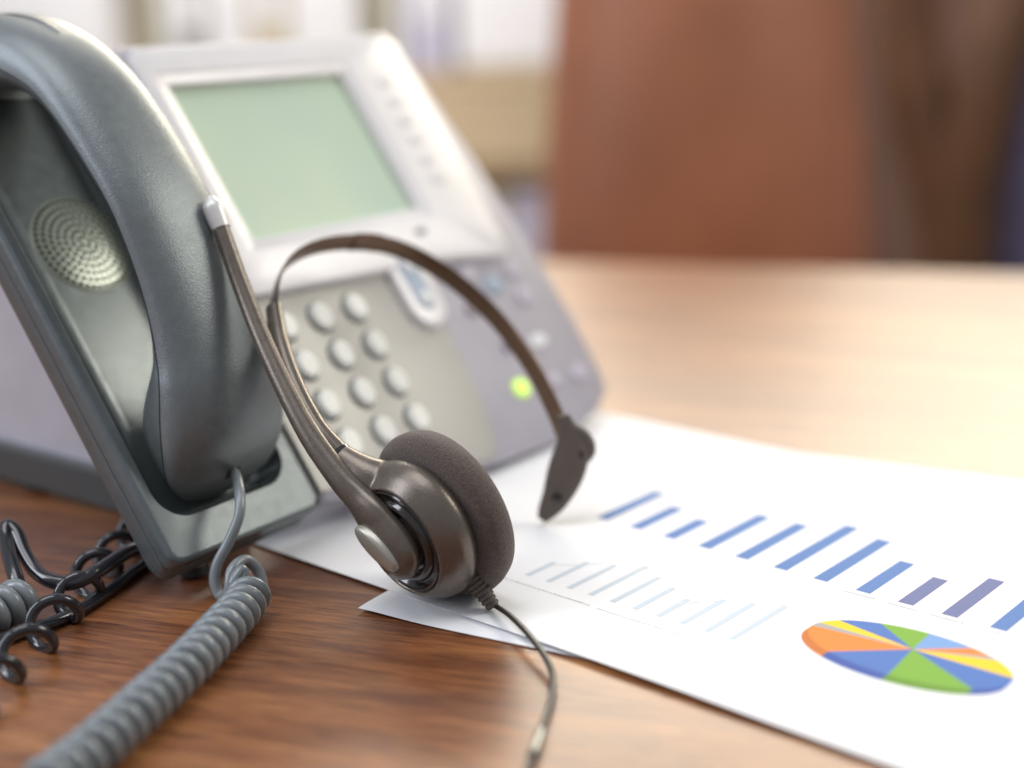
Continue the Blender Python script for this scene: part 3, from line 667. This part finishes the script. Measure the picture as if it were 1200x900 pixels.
hput("cable_sleeve", tube(cb[58:66], .16, 14), CLEAR)

# ================================================================== BACKGROUND (far out of focus)
# leather chair beyond the desk
chm = Matrix.Translation((.250, 1.66, 0)) @ Matrix.Rotation(math.radians(6), 4, 'Z')
chair = root("leather_office_chair", "high backed brown leather office chair behind the far side of the desk", "chair", mw=chm)
def cushion(w0, w1, z0, z1, th, curve, m, name, n=14, k=20):
    rings = []
    for i in range(n + 1):
        t = i / n; z = z0 + (z1 - z0) * t; w = w0 + (w1 - w0) * t; e = math.sin(math.pi * min(1, max(0, t))) ** .35 if i not in (0, n) else .55
        r = []
        for j in range(k):
            a = 2 * math.pi * j / k; cx = math.copysign(abs(math.cos(a)) ** .45, math.cos(a)); sy = math.copysign(abs(math.sin(a)) ** .6, math.sin(a))
            x = cx * w * (0.94 + .06 * e); r.append((x, sy * th * e + curve * (x / w) ** 2 + (t - .5) * 4, z))
        rings.append(r)
    return put(name, mesh(name, *loft(rings), m), chair)
cushion(22.0, 15.4, -22, 46, 5, 6, LEATHER, "backrest")
put("seat", mesh("seat", *box(-24, 24, -44, 6, -32, -24, 3), LEATHER), chair)
for s in (-1, 1):
    arm = crom([(s * 25, 4, -32), (s * 28, 2, -28), (s * 29, -4, -20), (s * 28.5, -20, -19), (s * 28, -34, -20), (s * 26, -38, -26), (s * 25, -36, -32)], 6)
    put("armrest", mesh("armrest", *tube(arm, 2.2, 12), LEATHER_D), chair)
put("gas_lift", mesh("gas_lift", *xf(lathe([(2.5, -66), (2.5, -32)], 16), Matrix.Translation((0, -20, 0))), PL_DARK), chair)
for k in range(5):
    a = 2 * math.pi * k / 5
    put("base_leg", mesh("base_leg", *tube([(0, -20, -66), (30 * math.cos(a), -20 + 30 * math.sin(a), -71)], [2.6, 1.6], 10), PL_DARK), chair)
# second chair of dark wood and navy fabric at the right
c2 = root("navy_fabric_chair", "navy fabric chair with curved dark wooden frame at the right edge behind the desk", "chair", mw=Matrix.Translation((.66, 1.95, 0)) @ Matrix.Rotation(math.radians(-8), 4, 'Z'))
put("backrest", mesh("backrest", *box(3, 30, 0, 6, -30, 34, 2.5), NAVY), c2)
put("seat", mesh("seat", *box(-18, 30, -40, 2, -36, -30, 2.5), NAVY), c2)
for pts, r in (([(-12, 3, 40), (-11, 3, 22), (-9, 2, 6), (-5, 1, -8), (-2, 0, -30), (-2, 0, -70)], 4.6), ([(6, -2, 40), (4, -2, 24), (0, -2, 8), (-2, -1, -6), (-2, 0, -30)], 4.4), ([(-14, 0, -24), (-10, -16, -26), (-10, -36, -28), (-12, -38, -70)], 2.0), ([(30, 3, 36), (30, 2, 0), (30, 0, -30), (30, 0, -70)], 2.0), ([(30, -38, -30), (30, -38, -70)], 2.0)):
    put("frame_rail", mesh("frame_rail", *tube(crom(pts, 5), r, 12), LEATHER_D), c2)

# bookcase along the back wall
bc = root("office_bookcase", "pale wooden bookcase with open shelves along the wall behind the phone", "bookcase", loc=(-50, 262, -74))
def bput(name, vf, m, parent=bc, o=(-50, 262, -74)): return put(name, mesh(name, sub(vf[0], o), vf[1], m), parent)
for z in (-74, -32, 6, 60): bput("shelf", box(-125, 24, 262, 292, z, z + 2.5), SHELFW)
for x in (-125, -62, -20, 22): bput("side_panel", box(x, x + 2.2, 262.5, 292, -71, 59), WHITE)
bput("back_panel", box(-124, 23, 292.1, 294, -74, 62), CREAM)
dw = bput("drawer", box(-17, 21, 261, 290, -8, 5.6), SHELFW); 
bput("drawer_gap_strip", box(-17, 21, 261.5, 290, -11.5, -8.3), SHELFD)  # solid strip below the drawer, the dark gap's shade put into its colour
def thing1(name, label, cat, vf, m, o, group=None):
    r = root(name, label, cat, loc=o, group=group)
    put(name.split("_")[-1] + "_cover", mesh(name, sub(vf[0], o), vf[1], m), r); return r
for i, (x0, x1, top, m, lab) in enumerate([
    (-122, -96, 34, WHITE, "wide white binder at the far left of the upper shelf"), (-95, -71, 31, WHITE, "white binder beside the far left one on the upper shelf"),
    (-59.5, -54, 36, GREYC, "slim grey binder on the upper shelf above the display"), (-53.5, -46, 33, WHITE, "white binder between grey and tan ones on the upper shelf"),
    (-45.5, -39, 36, TANC, "tan binder on the upper shelf above the phone display"), (-38.5, -26, 33, WHITE, "white binder right of the tan one"), (-17, -9, 31, LILAC, "lilac binder just right of the phone on the upper shelf")]):
    r = thing1("ring_binder", lab, "binder", box(x0, x1, 264, 288, 8.6, top, .6), m, ((x0 + x1) / 2, 264, 8.6), "binders on the upper shelf")
    put("spine_label", mesh("spine_label", *box(-2.2, 2.2, -.25, -.03, 9, 17, .05), WHITE), r)
thing1("paper_stack", "tall bright white stack of paper on the shelf between phone and chair", "paper stack", box(-8, 12, 263, 290, 8.6, 30, 1.5), WHITE, (2, 263, 8.6))
for i, (x0, x1, top, m, lab) in enumerate([(-17, -9, -13, CREAM, "cream folder nearest the phone on the middle shelf"), (-8.6, 0, -14, CREAM, "cream folder in the middle of the shelf below the drawer"), (.4, 9, -13, LILAC, "lilac folder beside the cream ones on the middle shelf"), (9.4, 20, -14, CREAM, "cream folder nearest the leather chair on the middle shelf")]):
    thing1("document_folder", lab, "folder", box(x0, x1, 264, 288, -29.4, top, .6), m, ((x0 + x1) / 2, 264, -29.4), "folders on the middle shelf")
